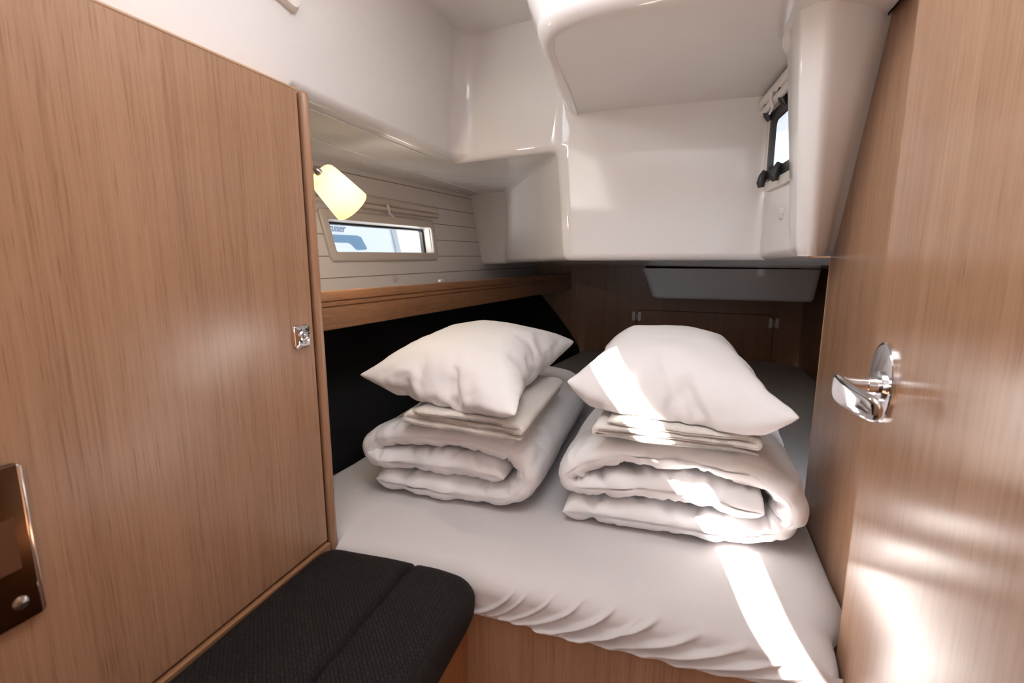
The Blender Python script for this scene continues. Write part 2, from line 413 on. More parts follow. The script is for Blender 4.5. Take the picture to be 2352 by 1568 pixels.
# outer deck that keeps the sun off everything but the openings
struct(box('ceiling', (-1.6, 0.75, 0.335), (-0.70, 2.60, 0.37), M_GEL))
struct(box('ceiling', (-1.3, 1.56, CEIL + 0.06), (1.2, 3.4, CEIL + 0.10), M_GEL))
struct(box('ceiling', (-1.08, 2.45, 0.0), (-0.80, 3.3, 0.36), M_GEL))
# cockpit well hanging below the deckhead
def well():
    base = [(-0.317, 1.478), (-0.298, 1.25), (-0.280, 1.05), (-0.263, 0.967), (-0.228, 0.918), (-0.170, 0.890), (-0.068, 0.876), (0.06, 0.872), (0.17, 0.872), (0.315, 0.872), (0.315, 1.478)]
    cx, cy = 0.05, 1.25
    b2 = catmull(base[:-2], 5); b2 = [tuple(p) for p in b2] + base[-2:]
    def ring(o, z):
        r = []
        for x, y in b2:
            n = Vector((x - 0.10, (y - 1.35) * 1.0)); n.normalize()
            xx = x + n.x * o; yy = y + n.y * o
            if y > 1.47: yy = y
            if x > 0.31: xx = x
            r.append((xx, yy, z))
        return r
    loops = [ring(-0.055, 0.399), ring(-0.035, 0.3975), ring(-0.033, 0.3945)] 
    for k in range(9):
        a = math.radians(90 * k / 8); loops.append(ring(-0.03 + 0.034 * math.sin(a), 0.3945 + 0.034 * (1 - math.cos(a))))
    loops += [ring(0.020, 0.46), ring(0.048, 0.54), ring(0.070, 0.60), ring(0.088, CEIL)]
    return struct(loft('ceiling', loops, M_GEL, None, (True, False), None, 50))
well()
# moulded white pillar over the partition, right foreground
def pillar():
    b = [(0.350, 1.262), (0.3255, 1.250), (0.309, 1.228), (0.296, 1.196), (0.260, 1.130), (0.2325, 1.150), (0.2345, 1.21), (0.238, 1.262)]
    t = [(0.350, 1.100), (0.3255, 1.062), (0.302, 1.030), (0.282, 1.012), (0.205, 0.965), (0.172, 0.992), (0.172, 1.10), (0.20, 1.18)]
    rad = [0, 0.002, 0.01, 0.02, 0.022, 0.006, 0, 0]
    loops = []
    for z in [0.0, 0.001, 0.004, 0.010, 0.018, 0.03] + [0.06 + 0.06 * k for k in range(11)]:
        sfr = (z - 0.005) / 0.405; inset = 0.007 * (1 - math.sqrt(max(0, 1 - max(0, 1 - (z - 0.004) / 0.022) ** 2)))
        q = [Vector((b[k][0] + (t[k][0] - b[k][0]) * sfr, b[k][1] + (t[k][1] - b[k][1]) * sfr)) for k in range(8)]
        cen = Vector((0.30, 1.24)); l = []
        for i in range(8):
            p = q[i]; n = 7 if rad[i] else 1
            if 2 <= i <= 6: p = p + (cen - p).normalized() * inset
            a = (q[i - 1] - p); c_ = (q[(i + 1) % 8] - p); ra = min(rad[i], a.length * .45); rc = min(rad[i], c_.length * .45)
            for k in range(n):
                tt = k / (n - 1) if n > 1 else 0.5
                w = p + a.normalized() * ra * (1 - tt) ** 2 + c_.normalized() * rc * tt ** 2 if n > 1 else p
                l.append((w.x, w.y, z))
        loops.append(l)
    return struct(loft('trim_2', loops, M_GEL, None, (True, True), None, 30))
pillar()

# ================================================================== WARDROBE (left)
wr = empty('wardrobe', (XW - 0.2, 0.3, -1.25), 'oak wardrobe filling the left side, tall flat door with small chrome latch', 'wardrobe')
box('body', (-1.20, -0.40, -1.25), (XW - 0.014, 0.801, 0.296), M_OAK, wr)
box('door', (XW - 0.013, 0.02, -0.590), (XW, 0.7885, 0.2955), M_OAK, wr, (0.0012, 2))
box('edge_band', (XW - 0.0125, 0.02, 0.2955), (XW + 0.0006, 0.7885, 0.2985), M_EDGE, wr)
tube('stile', [(XW - 0.004, 0.8085, -0.62), (XW - 0.004, 0.8085, 0.0), (XW - 0.004, 0.8085, 0.290), (XW - 0.004, 0.8085, 0.297), (XW - 0.004, 0.8085, 0.2995)], [0.0098, 0.0098, 0.0098, 0.0085, 0.005], M_OAK, wr, 24)
box('rail', (XW - 0.013, -0.40, -0.66), (XW + 0.005, 0.792, -0.5965), M_OAKY, wr, (0.003, 3))
# chrome push latch
lt = empty('latch', (0, 0, 0)); lt.parent = wr; lt.location = -Vector(wr.location)
cy, cz = 0.753, -0.150
def latch_ring(w, h, r, x): return [(x, cy + a, cz + b) for a, b in rrect(w, h, r, 5)]
loft('latch_plate', [latch_ring(.041, .045, .006, XW - 0.001), latch_ring(.041, .045, .006, XW + 0.003), latch_ring(.039, .043, .006, XW + 0.0055), latch_ring(.030, .033, .010, XW + 0.0095), latch_ring(.027, .027, .0134, XW + 0.0095)], M_CHROME, None, (True, True), None, 30).parent = lt
lathe('latch_button', (XW + 0.0085, cy, cz), (XW + 0.0165, cy, cz), [(0, 0.0135), (0.35, 0.0135), (0.5, 0.0125), (0.55, 0.0105), (0.35, 0.009), (0.35, 0.0065), (0.8, 0.0055), (0.95, 0.003), (1.0, 0.0005)], M_CHROME, None, 32, (False, True), 30).parent = lt
# strike plate near the photographer
sp = empty('strike_plate', (XW, 0.25, -0.31), 'polished metal strike plate on the oak jamb at lower left edge', 'strike plate')
pl = [(0.205, -0.218), (0.309, -0.2185), (0.3125, -0.2215), (0.3125, -0.392), (0.309, -0.396), (0.205, -0.396)]
prism('plate', pl, 'x', XW + 0.0005, XW + 0.0085, plain('metal_brown_reflection', (0.11, 0.065, 0.04), 0.15, 1.0), sp, (0.0012, 2))  # dark brown reflection of the wood put into the metal colour
prism('plate_edge', [(0.3085, -0.2185), (0.3135, -0.2215), (0.3135, -0.3925), (0.3085, -0.3965)], 'x', XW + 0.001, XW + 0.0095, M_CHROME, sp, (0.002, 3))
prism('latch_hole', [(0.255, -0.275), (0.2985, -0.275), (0.2985, -0.334), (0.255, -0.334)], 'x', XW + 0.0075, XW + 0.0092, M_DARKHOLE, sp)
lathe('screw', (XW + 0.008, 0.292, -0.372), (XW + 0.0125, 0.292, -0.372), [(0, 0.0075), (0.5, 0.007), (0.9, 0.004), (1, 0.0005)], M_STEEL, sp, 24, (True, True))

# ================================================================== BUNK
box_b = empty('bunk_base', (0, 0.8, -1.25), 'oak front panel under the mattress', 'bed base')
box('front_panel', (-0.66, 0.806, -1.25), (XR - 0.001, 0.828, -0.6925), M_OAK, box_b)
prism('platform', [(-0.65, 0.83), (XR - 0.003, 0.83), (XR - 0.003, 1.272), (0.68, 1.29), (0.68, 3.10), (-0.50, 3.10)], 'z', -0.72, -0.6925, M_OAK, box_b)

def mattress():
    folds = [(-0.235, .618, -0.330, .684, .006, .0045), (-0.205, .612, -0.300, .685, .004, .004), (-0.155, .612, -0.275, .686, .005, .004), (-0.10, .612, -0.250, .687, .008, .005),
             (-0.040, .612, -0.205, .689, .012, .006), (0.000, .622, -0.130, .689, .004, .004), (0.035, .614, -0.165, .690, .012, .006), (0.105, .624, -0.110, .690, .011, .006),
             (0.180, .628, -0.06, .691, .011, .006), (0.230, .644, 0.00, .6915, .010, .005), (0.27, .658, 0.05, .692, .008, .0045), (0.29, .672, 0.10, .692, .006, .004)]
    prof = [(0.815, -0.6895), (0.800, -0.6905)]
    for k in range(0, 49): prof.append((0.7965 - 0.0045 * min(1, k / 26), -0.690 + 0.048 * k / 48))
    for k in range(1, 33):
        a = math.radians(90 * k / 32); prof.append((0.854 - 0.062 * math.cos(a), -0.642 + 0.042 * math.sin(a)))
    prof += [(0.88, -0.600), (0.94, -0.600), (1.02, -0.600), (1.10, -0.600), (1.19, -0.600), (1.272, -0.600)]
    x0, x1 = -0.660, XR - 0.002; nx = 420
    v = []; f = []
    for (y, z) in prof:
        fr = 1 - sstep(0.80, 0.86, y)
        for i in range(nx + 1):
            x = x0 + (x1 - x0) * i / nx; push = 0.0
            if y < 0.87 and y > 0.78:
                for (fx0, z0, fx1, z1, amp, w) in folds:
                    u = (fx0 - x) / (fx0 - fx1)
                    if -0.12 < u < 1.05:
                        uu = min(max(u, 0), 1); zc = z0 + (z1 - z0) * (1 - (1 - uu) ** 1.8)
                        g = math.exp(-(((-z) - zc) / w) ** 2) * sstep(-0.12, 0.25, u) * (1 - sstep(0.93, 1.05, u))
                        push += amp * g - 0.35 * amp * math.exp(-(((-z) - zc - 1.9 * w) / w) ** 2) * sstep(0, 0.3, u)
                push += 0.003 * fbm(x * 9, z * 14, 2.0)
            push *= fr * (1 if z > -0.6885 else 0.3)
            t = max(0.0, (x - 0.262) / (x1 - 0.262)); dz = -0.044 * (1 - math.sqrt(max(0, 1 - t * t))) * (1 - 0.55 * sstep(0.95, 1.27, y)) if z > -0.645 else 0
            if y > 0.86: dz += 0.0012 * fbm(x * 5, y * 5, 3.0)
            sq = 1 - sstep(0.843, 0.915, y)                                    # squeezed a little by the open door
            v.append((x - sq * (x - x0) * (x1 - 0.2815) / (x1 - x0), y - push, z + dz))
    n = nx + 1
    for k in range(len(prof) - 1):
        for i in range(nx): f.append((k * n + i, k * n + i + 1, (k + 1) * n + i + 1, (k + 1) * n + i))
    def slab(poly):
        b0 = len(v); m = len(poly)
        # rounded rim
        cx = sum(p[0] for p in poly) / m; cy = sum(p[1] for p in poly) / m
        for z, sh in ((-0.6905, 0), (-0.64, 0), (-0.618, 0.004), (-0.606, 0.012), (-0.600, 0.030)):
            for (x, y, keep) in poly:
                d = Vector((cx - x, cy - y)).normalized() * (0 if keep else sh) if keep != 2 else Vector((0, sh)); v.append((x + d.x, y + d.y, z))
        for r in range(4):
            for i in range(m): f.append((b0 + r * m + i, b0 + r * m + (i + 1) % m, b0 + (r + 1) * m + (i + 1) % m, b0 + (r + 1) * m + i))
        f.append(tuple(range(b0 + 4 * m, b0 + 5 * m)))
    slab([(-0.659, 0.8205, 2), (-0.659, 1.272, 1), (-0.862, 1.272, 1), (-0.895, 1.06, 0), (-0.895, 0.8205, 2)])
    slab([(-0.862, 1.272, 1), (0.690, 1.272, 1), (0.690, 3.00, 0), (0.665, 3.10, 0), (0.60, 3.14, 0), (-0.545, 3.14, 0)])
    o = obj('mattress', v, f, M_SHEET, None, 50)
    return tag(o, 'wide mattress under a white fitted sheet, wrinkled along its front edge', 'mattress')
mattress()

# seat beside the bunk
sb = box('bench', (XW + 0.006, -0.35, -1.25), (-0.357, 0.8055, -0.684), wood('oak_seat_base', 'z', (0.24, 0.10, 0.04), (0.36, 0.16, 0.065), (0.44, 0.21, 0.10), fine=150))
tag(sb, 'oak bench base under the dark woven cushion', 'bench base')
def cushion():
    prof = [(XW + 0.008, -0.680), (XW + 0.008, -0.620)]
    for k in range(1, 9):
        a = math.radians(90 * k / 8); prof.append((XW + 0.008 + 0.03 * (1 - math.cos(a)), -0.612 + 0.027 * math.sin(a)))
    x = XW + 0.05
    while x < -0.372:
        prof.append((x, None)); x += 0.0035 if abs(x + 0.4525) < 0.02 else 0.012
    for k in range(1, 13):
        a = math.radians(90 * k / 12); prof.append((-0.365 + 0.044 * math.sin(a), -0.627 + 0.042 * math.cos(a)))
    prof += [(-0.321, -0.645), (-0.3235, -0.665), (-0.330, -0.683)]
    ys = [-0.35 + 0.03 * k for k in range(36)] + [0.735, 0.745, 0.755, 0.765, 0.772, 0.778, 0.783, 0.7865, 0.7885]
    loops = []
    for y in ys:
        t = max(0.0, (y - 0.735) / 0.0545); drop = 1 - math.sqrt(max(0, 1 - t * t)); l = []
        for (x, z) in prof:
            if z is None:
                z = -0.585 - 0.011 * math.exp(-((x + 0.4525) / 0.0045) ** 2) + 0.004 * math.exp(-((x + 0.50) / 0.08) ** 2) + 0.003 * math.exp(-((x + 0.41) / 0.03) ** 2)
            zz = z - drop * 0.035 * sstep(-0.69, -0.60, z); xx = x - (0.018 * drop if x > -0.38 else -0.012 * drop if x < -0.62 else 0)
            l.append((xx, y, zz + 0.0018 * fbm(x * 7, y * 6, 1)))
        loops.append(l)
    o = loft('seat_cushion', loops, M_WEAVE, None, (True, True), None, 60)
    return tag(o, 'dark brown woven bench cushion with a lengthwise seam beside the wardrobe', 'cushion')
cushion()

# ================================================================== SHELF along the hull
sh = empty('shelf', (-0.9, 1.0, -0.19), 'oak shelf with grooved front board along the hull below the window', 'shelf')
def fascia():
    n = Vector((-1, 0.1105, 0)).normalized()
    a = Vector((-0.870, 0.83, 0)); b = Vector((-0.629, YB - 0.005, 0))
    prof = [(0.0, 0.0)]  # (depth inwards from the face, height fraction measured from the top)
    face = [(0.004, 0.0), (0.001, 0.002), (0.0, 0.005), (0.0, 0.0245), (0.0035, 0.0255), (0.0045, 0.028), (0.0, 0.0300), (0.0, 0.0385), (0.0035, 0.0395), (0.0045, 0.042), (0.0, 0.044), (0.0, 0.097), (0.001, 0.1005), (0.004, 0.102), (0.022, 0.102), (0.022, 0.0)]
    loops = []
    for k in range(21):
        t = k / 20; p = a + (b - a) * t; zt = -0.087 - 0.0215 * t
        loops.append([(p + n * d).to_tuple()[:2] + (zt - h,) for d, h in face])
    return loft('front_board', loops, M_OAKY, sh, (True, True), None, 30)
fascia()
def shelfboard():
    v = []; 
    for t in (0, 1):
        y = 0.83 + t * (YB - 0.83)
        xa = -0.870 + 0.241 * t - 0.021; xb = hull_x(y, -0.13) - 0.01
        for z in (-0.128 - 0.02 * t, -0.140 - 0.02 * t): v += [(xa, y, z), (xb, y, z)]
    f = [(0, 1, 5, 4), (2, 3, 7, 6), (0, 2, 6, 4), (1, 3, 7, 5), (0, 1, 3, 2), (4, 5, 7, 6)]
    child(obj('shelf_board', v, f, M_WPLASTIC, None, 30), sh)
shelfboard()

cl = box('catch', (-0.806, 1.615, -0.0925), (-0.795, 1.645, -0.083), M_WPLASTIC, None, (0.001, 2)); tag(cl, 'tiny white catch on top of the oak shelf front below the hull window', 'catch')
# ================================================================== LEFT WINDOW
w1 = empty('window_1', HP(1.67, 0.066), 'long narrow window in the planked hull side', None); w1['kind'] = 'structure'
def skew(y, z): return y + (0.066 - z) * 0.16 * sstep(1.75, 1.40, y) 
def rr_hull(y0, y1, z0, z1, r, out):
    return [HP(skew(a, b), b, out) for a, b in rrect(y1 - y0, z1 - z0, r, 5, (y0 + y1) / 2, (z0 + z1) / 2)]
def ringmesh(name, loops, mat, root, smooth=40):
    """closed strip through several loops, first and last joined when given twice"""
    return loft(name, loops, mat, root, (False, False), None, smooth)
ringmesh('frame', [rr_hull(1.358, 1.996, -0.018, 0.152, 0.014, 0.0), rr_hull(1.358, 1.996, -0.018, 0.152, 0.014, 0.008), rr_hull(1.362, 1.992, -0.014, 0.148, 0.012, 0.0125), rr_hull(1.372, 1.983, -0.003, 0.138, 0.010, 0.0135), rr_hull(1.385, 1.972, 0.010, 0.122, 0.008, 0.0125), rr_hull(1.388, 1.969, 0.013, 0.119, 0.008, 0.009)], M_PLASTIC, w1)
ringmesh('reveal', [rr_hull(1.388, 1.969, 0.013, 0.119, 0.008, 0.009), rr_hull(1.389, 1.968, 0.014, 0.118, 0.008, -0.038)], M_WPLASTIC, w1)
ringmesh('gasket', [rr_hull(1.389, 1.968, 0.014, 0.118, 0.008, -0.030), rr_hull(1.389, 1.960, 0.012, 0.1115, 0.008, -0.034), rr_hull(1.389, 1.960, 0.012, 0.1115, 0.008, -0.050)], M_BLACKP, w1)
g = rr_hull(1.380, 1.975, 0.006, 0.125, 0.008, -0.046); g2 = rr_hull(1.380, 1.975, 0.006, 0.125, 0.008, -0.050)
loft('pane', [g, g2], M_GLASS, w1, (True, True), None, 30)
# its roller blind
b1 = empty('roller_blind', HP(1.66, 0.19), 'off-white roller blind rolled up above the long hull window', 'blind')
def hl(y0, y1, z0, z1, out): return [HP(y0 + (y1 - y0) * k / 8, z0 + (z1 - z0) * k / 8, out) for k in range(9)]
tube('housing', hl(1.285, 2.03, 0.200, 0.194, 0.012), 0.0125, M_PLASTIC, b1, 20, True, (1.25, 0.9))
tube('hem_bar', hl(1.315, 2.025, 0.176, 0.170, 0.018), 0.0085, M_PLASTIC, b1, 18)
tube('pull_tab', [HP(1.675, 0.186, 0.026), HP(1.677, 0.172, 0.028), HP(1.68, 0.155, 0.026), HP(1.695, 0.142, 0.032)], [0.010, 0.0095, 0.008, 0.006], M_WPLASTIC, b1, 12, True, (1, 0.35))
hk = lathe('blind_catch', HP(1.685, -0.086, 0.0), HP(1.685, -0.086, 0.009), [(0, 0.013), (0.7, 0.012), (1, 0.007), (1, 0.002)], M_PLASTIC, None, 20, (True, True))
tag(hk, 'small beige blind catch on the planks just above the oak shelf', 'hook')
# screw covers in the soffit and panel
for (x, y, z, r, lab) in [(-0.962, 1.433, 0.300, 0.008, 'small white screw cap in the soffit above the hull window'), (-0.979, 2.179, 0.300, 0.008, 'small white screw cap in the soffit near the moulded corner')]:
    o = lathe('screw_cap', (x, y, z), (x, y, z - 0.006), [(0, r), (0.6, r), (1, r * 0.6), (1, 0.0008)], M_PLASTIC, None, 18, (True, True)); tag(o, lab, 'screw cap')
# soffit cover strips
struct(box('trim_3', (-0.742, 0.829, 0.2955), (-0.7275, 1.53, 0.3008), M_GEL, None, (0.002, 2)))
struct(box('trim_3', (-1.00, 0.829, 0.2965), (-0.905, 2.26, 0.3008), M_GEL, None, (0.002, 2)))

# ================================================================== READING LAMP
lm = empty('reading_lamp', (-0.93, 0.829, 0.27), 'lit reading lamp with a yellow glowing glass shade on a bent neck', 'lamp')
a0, a1 = Vector((-0.813, 1.020, 0.194)), Vector((-0.780, 1.094, 0.122))
lathe('base', (-0.93, 0.8285, 0.27), (-0.93, 0.842, 0.27), [(0, 0.03), (0.7, 0.03), (1, 0.026), (1, 0.001)], M_STEEL, lm, 30, (True, True))
nk = catmull([(-0.93, 0.84, 0.27), (-0.927, 0.90, 0.285), (-0.91, 0.955, 0.275), (-0.865, 0.995, 0.240), tuple(a0 + (a0 - a1).normalized() * 0.004)], 8)
tube('neck', [tuple(p) for p in nk], 0.0055, M_STEEL, lm, 14)
lathe('socket', a0 + (a0 - a1).normalized() * 0.012, a0 + (a1 - a0).normalized() * 0.03, [(0, 0.006), (0.15, 0.009), (1, 0.010)], M_STEEL, lm, 20, (True, True))
shd = lathe('shade', a0, a1, [(0.035, 0.0145), (0.0, 0.0165), (-0.01, 0.022), (0.0, 0.029), (0.05, 0.034), (0.15, 0.0365), (0.5, 0.0415), (0.9, 0.0465), (0.985, 0.0472), (1.0, 0.0462), (1.0, 0.044), (0.9, 0.0435), (0.5, 0.039), (0.15, 0.034), (0.07, 0.028)], M_LAMP, lm, 48, (False, False), 50)
pl_ = bpy.data.lights.new('reading_lamp_glow', 'POINT'); pl_.energy = 1.7; pl_.color = (1.0, 0.87, 0.71); pl_.shadow_soft_size = 0.02
plo = bpy.data.objects.new('reading_lamp_glow', pl_); COL.objects.link(plo); c = a0 + (a1 - a0) * 1.06; plo.location = (c.x, c.y, c.z + EYE)

# ================================================================== RIGHT PORTLIGHT on the well side
P0 = Vector((0.213, 1.465, 0)); TW = Vector((0.082, -1, 0)).normalized(); NW = Vector((-0.9966, -0.0817, 0))
def WP(s, z, out=0.0): return P0 + TW * s + Vector((0, 0, z)) + NW * out
w2 = empty('window_2', WP(0.17, 0.26), 'small opening portlight with black frame and latches beside the white pillar', None); w2['kind'] = 'structure'
def rr_w(s0, s1, z0, z1, r, out): return [WP(a, b, out) for a, b in rrect(s1 - s0, z1 - z0, r, 6, (s0 + s1) / 2, (z0 + z1) / 2)]
ringmesh('frame', [rr_w(.012, .335, .160, .372, .03, -.002), rr_w(.012, .335, .160, .372, .03, .008), rr_w(.018, .329, .166, .366, .027, .013), rr_w(.032, .315, .180, .352, .022, .013), rr_w(.036, .311, .184, .348, .02, .004), rr_w(.036, .311, .184, .348, .02, -.004)], M_WPLASTIC, w2)
ringmesh('sash', [rr_w(.036, .311, .184, .348, .02, .002), rr_w(.040, .307, .188, .344, .018, .012), rr_w(.056, .291, .204, .328, .016, .012), rr_w(.060, .287, .208, .324, .015, .004), rr_w(.062, .285, .210, .322, .015, .001)], M_BLACKP, w2)
loft('pane', [rr_w(.058, .289, .206, .326, .016, .0045), rr_w(.058, .289, .206, .326, .016, .002)], plain('frosted_bright_pane', (0.95, 0.97, 1.0), 0.3, Transmission_Weight=0.0) , w2, (True, True), None, 30)
pm = bpy.data.materials['frosted_bright_pane'].node_tree.nodes['Principled BSDF']
pm.inputs['Transmission Weight'].default_value = 1.0; pm.inputs['IOR'].default_value = 1.05; pm.inputs['Roughness'].default_value = 0.05
for (s, z) in [(0.045, 0.350), (0.045, 0.186), (0.17, 0.352), (0.17, 0.184)]:
    up = 1 if z > 0.25 else -1
    tube('latch', [WP(s, z - up * 0.022, .014), WP(s, z - up * 0.01, .020), WP(s, z + up * 0.006, .024), WP(s, z + up * 0.016, .022)], [0.008, 0.010, 0.010, 0.007], M_BLACKP, w2, 12, True, (1.0, 0.75))
b2 = empty('roller_blind', WP(0.15, 0.385), 'white roller blind tucked under the deckhead above the small portlight', 'blind')
tube('housing', [WP(s, 0.377, 0.022) for s in (0.0, 0.1, 0.2, 0.33)], 0.0135, M_WPLASTIC, b2, 20)
tube('hem_bar', [WP(s, 0.352, 0.026) for s in (0.015, 0.1, 0.2, 0.33)], 0.0085, M_WPLASTIC, b2, 18)
tube('pull_tab', [WP(.135, .366, .036), WP(.135, .350, .037), WP(.137, .334, .032), WP(.128, .322, .036)], [.009, .009, .007, .005], M_WPLASTIC, b2, 12, True, (1, .4))
hk2 = prism('blind_catch', [(-0.012, 0.010), (0.012, 0.010), (0.012, -0.004), (0.004, -0.016), (0.0, -0.016), (0.0, 0.004), (-0.012, 0.004)], 'y', -0.003, 0.004, M_WPLASTIC, None, (0.001, 2))
hk2.location = WP(0.17, 0.100, 0.004); hk2.rotation_euler = (0, 0, math.atan2(TW.y, TW.x))
tag(hk2, 'small white blind catch on the gelcoat below the small portlight', 'hook')
# dome fitting at the top right of the well underside
dm = lathe('ceiling_lamp', (0.214, 1.105, 0.400), (0.214, 1.105, 0.370), [(0, 0.046), (0.5, 0.045), (0.85, 0.039), (1.0, 0.026), (1.0, 0.001)], M_WPLASTIC, None, 40, (True, True))
tag(dm, 'round white ceiling lamp at the top beside the white pillar', 'ceiling lamp')
w3 = empty('window_3', (-0.67, 0.45, 0.55), 'portlight high in the white coaming, only its lower corner seen at the top edge'); w3['kind'] = 'structure'
def LP(y, z, out): return Vector((-0.684 + 0.034 * (z - .3) / .36 + out, y, z))
def lring(o, out):
    q = [(-0.06 - o, .590 - o * 0.9), (0.785 + o, .447 - o), (0.785 + o, .577 + o), (0.10 - o, .652 + o * 0.1)]
    res = []
    for i in range(4):
        p = Vector(q[i]); a = (Vector(q[i - 1]) - p).normalized(); c_ = (Vector(q[(i + 1) % 4]) - p).normalized()
        for k in range(5):
            t = k / 4; b_ = p + a * 0.02 * (1 - t) ** 2 + c_ * 0.02 * t ** 2; res.append(LP(b_.x, b_.y, out))
    return res
ringmesh('frame', [lring(.022, 0.0), lring(.022, .008), lring(.018, .013), lring(.004, .013), lring(0.0, .009), lring(0.0, -.03)], M_WPLASTIC, w3)

# ================================================================== UNDER-DECK BOX, LOCKER DOOR
def deckbox():
    loops = []
    for (z, i, fy) in [(-0.058, 0.0, 2.50), (-0.062, 0.0, 2.50), (-0.190, 0.045, 2.51), (-0.204, 0.055, 2.53), (-0.2055, 0.075, 2.56)]:
        x0, x1 = -0.153 + i * 1.1, 0.616 - i * 0.30
        loops.append([(a, b, z - (0.046 * (b - 2.5) if z > -0.06 else 0)) for a, b in rrect(x1 - x0, YB - 0.02 - fy, 0.03, 4, (x0 + x1) / 2, (YB - 0.02 + fy) / 2)])
    o = loft('storage_box', loops, M_GEL, None, (True, True), None, 50)
    return tag(o, 'white moulded box hanging below the overhead ledge, above the locker hatch', 'box')
deckbox()
ld = empty('locker_hatch', (0.17, YB, -0.6), 'oak locker hatch with two small hinges in the dark back wall', 'hatch')
def hatch_outline(o):
    return [(-0.210 - o, -0.75)] + [(-0.210 - o, -0.36)] + [(-0.178 + (0.032 + o) * math.cos(a), -0.360 + (0.030 + o) * math.sin(a)) for a in [math.radians(180 - 15 * k) for k in range(1, 7)]] + \
        [(0.525 + (0.030 + o) * math.cos(a), -0.366 + (0.030 + o) * math.sin(a)) for a in [math.radians(90 - 15 * k) for k in range(0, 6)]] + [(0.555 + o, -0.366), (0.555 + o, -0.75)]
prism('gap', hatch_outline(0.0035), 'y', YB - 0.0006, YB + 0.001, M_GAP, ld)
prism('panel', hatch_outline(0.0), 'y', YB - 0.0016, YB + 0.001, M_OAK, ld)
for hx, hz in ((-0.212, -0.368), (0.557, -0.381)):
    h = empty('hinge', (0, 0, 0)); h.parent = ld; h.location = -Vector(ld.location)
    for sx in (-1, 1):
        q = prism('hinge_leaf', [(hx + sx * 0.017 + a, hz + b) for a, b in rrect(0.020, 0.058, 0.008, 4)], 'y', YB - 0.006, YB - 0.001, M_STEEL, None, (0.0012, 2)); q.parent = h
    q = tube('hinge_pin', [(hx, YB - 0.007, hz - 0.02), (hx, YB - 0.007, hz + 0.02)], 0.006, M_STEEL, None, 12); q.parent = h

# ================================================================== DOOR on the right
dr = empty('door_1', (0.30, 0.27, -1.24), 'oak cabin door standing open against the right partition'); dr['kind'] = 'structure'
box('leaf', (0.284, 0.26, -1.24), (0.320, 0.8405, 0.60), M_DOOR, dr, (0.0015, 2))
hd = empty('handle', (0, 0, 0)); hd.parent = dr; hd.location = -Vector(dr.location)
hy, hz = 0.793, -0.173
ell = lambda k, x: [(x, hy + 0.040 * k * math.cos(a), hz + 0.057 * k * math.sin(a)) for a in [2 * math.pi * i / 48 for i in range(48)]]
loft('rosette', [ell(1.0, 0.2845), ell(1.0, 0.2800), ell(0.97, 0.2785), ell(0.9, 0.2783)], M_CHROME, None, (True, True), None, 30).parent = hd
lathe('collar', (0.279, hy - 0.004, hz - 0.004), (0.262, hy - 0.004, hz - 0.004), [(0, 0.0215), (0.25, 0.0215), (0.3, 0.0205), (0.35, 0.013), (1, 0.0125)], M_CHROME, None, 36, (True, True), 30).parent = hd
def lever():
    yy, zz = hy - 0.004, hz - 0.004
    path = [(0.266, yy, zz), (0.250, yy, zz), (0.238, yy - 0.001, zz), (0.229, yy - 0.004, zz), (0.2235, yy - 0.012, zz - 0.001), (0.2225, yy - 0.024, zz - 0.002), (0.2255, yy - 0.045, zz - 0.004), (0.2305, yy - 0.068, zz - 0.006), (0.2365, yy - 0.090, zz - 0.007), (0.241, yy - 0.103, zz - 0.008), (0.244, yy - 0.110, zz - 0.008)]
    hh = [0.0105, 0.0105, 0.011, 0.013, 0.0165, 0.0185, 0.0185, 0.0175, 0.0165, 0.014, 0.007]     # half height
    tt = [0.0105, 0.0105, 0.010, 0.0085, 0.006, 0.005, 0.005, 0.005, 0.005, 0.0045, 0.003]          # half thickness
    c = catmull([p + (a, b) for p, a, b in zip(path, hh, tt)], 5)
    P = [Vector(r[:3]) for r in c]; _, T, N = frames(P); loops = []
    for i, p in enumerate(P):
        up = Vector((0, 0, 1)); sd = T[i].cross(up).normalized(); l = []
        for k in range(28):
            a = 2 * math.pi * k / 28; ca, sa = math.cos(a), math.sin(a); e = 0.7
            l.append(p + up * (c[i][3] * math.copysign(abs(ca) ** e, ca)) + sd * (c[i][4] * math.copysign(abs(sa) ** e, sa)))
        loops.append(l)
    loft('lever', loops, M_CHROME, None, (True, True), None, 60).parent = hd
lever()

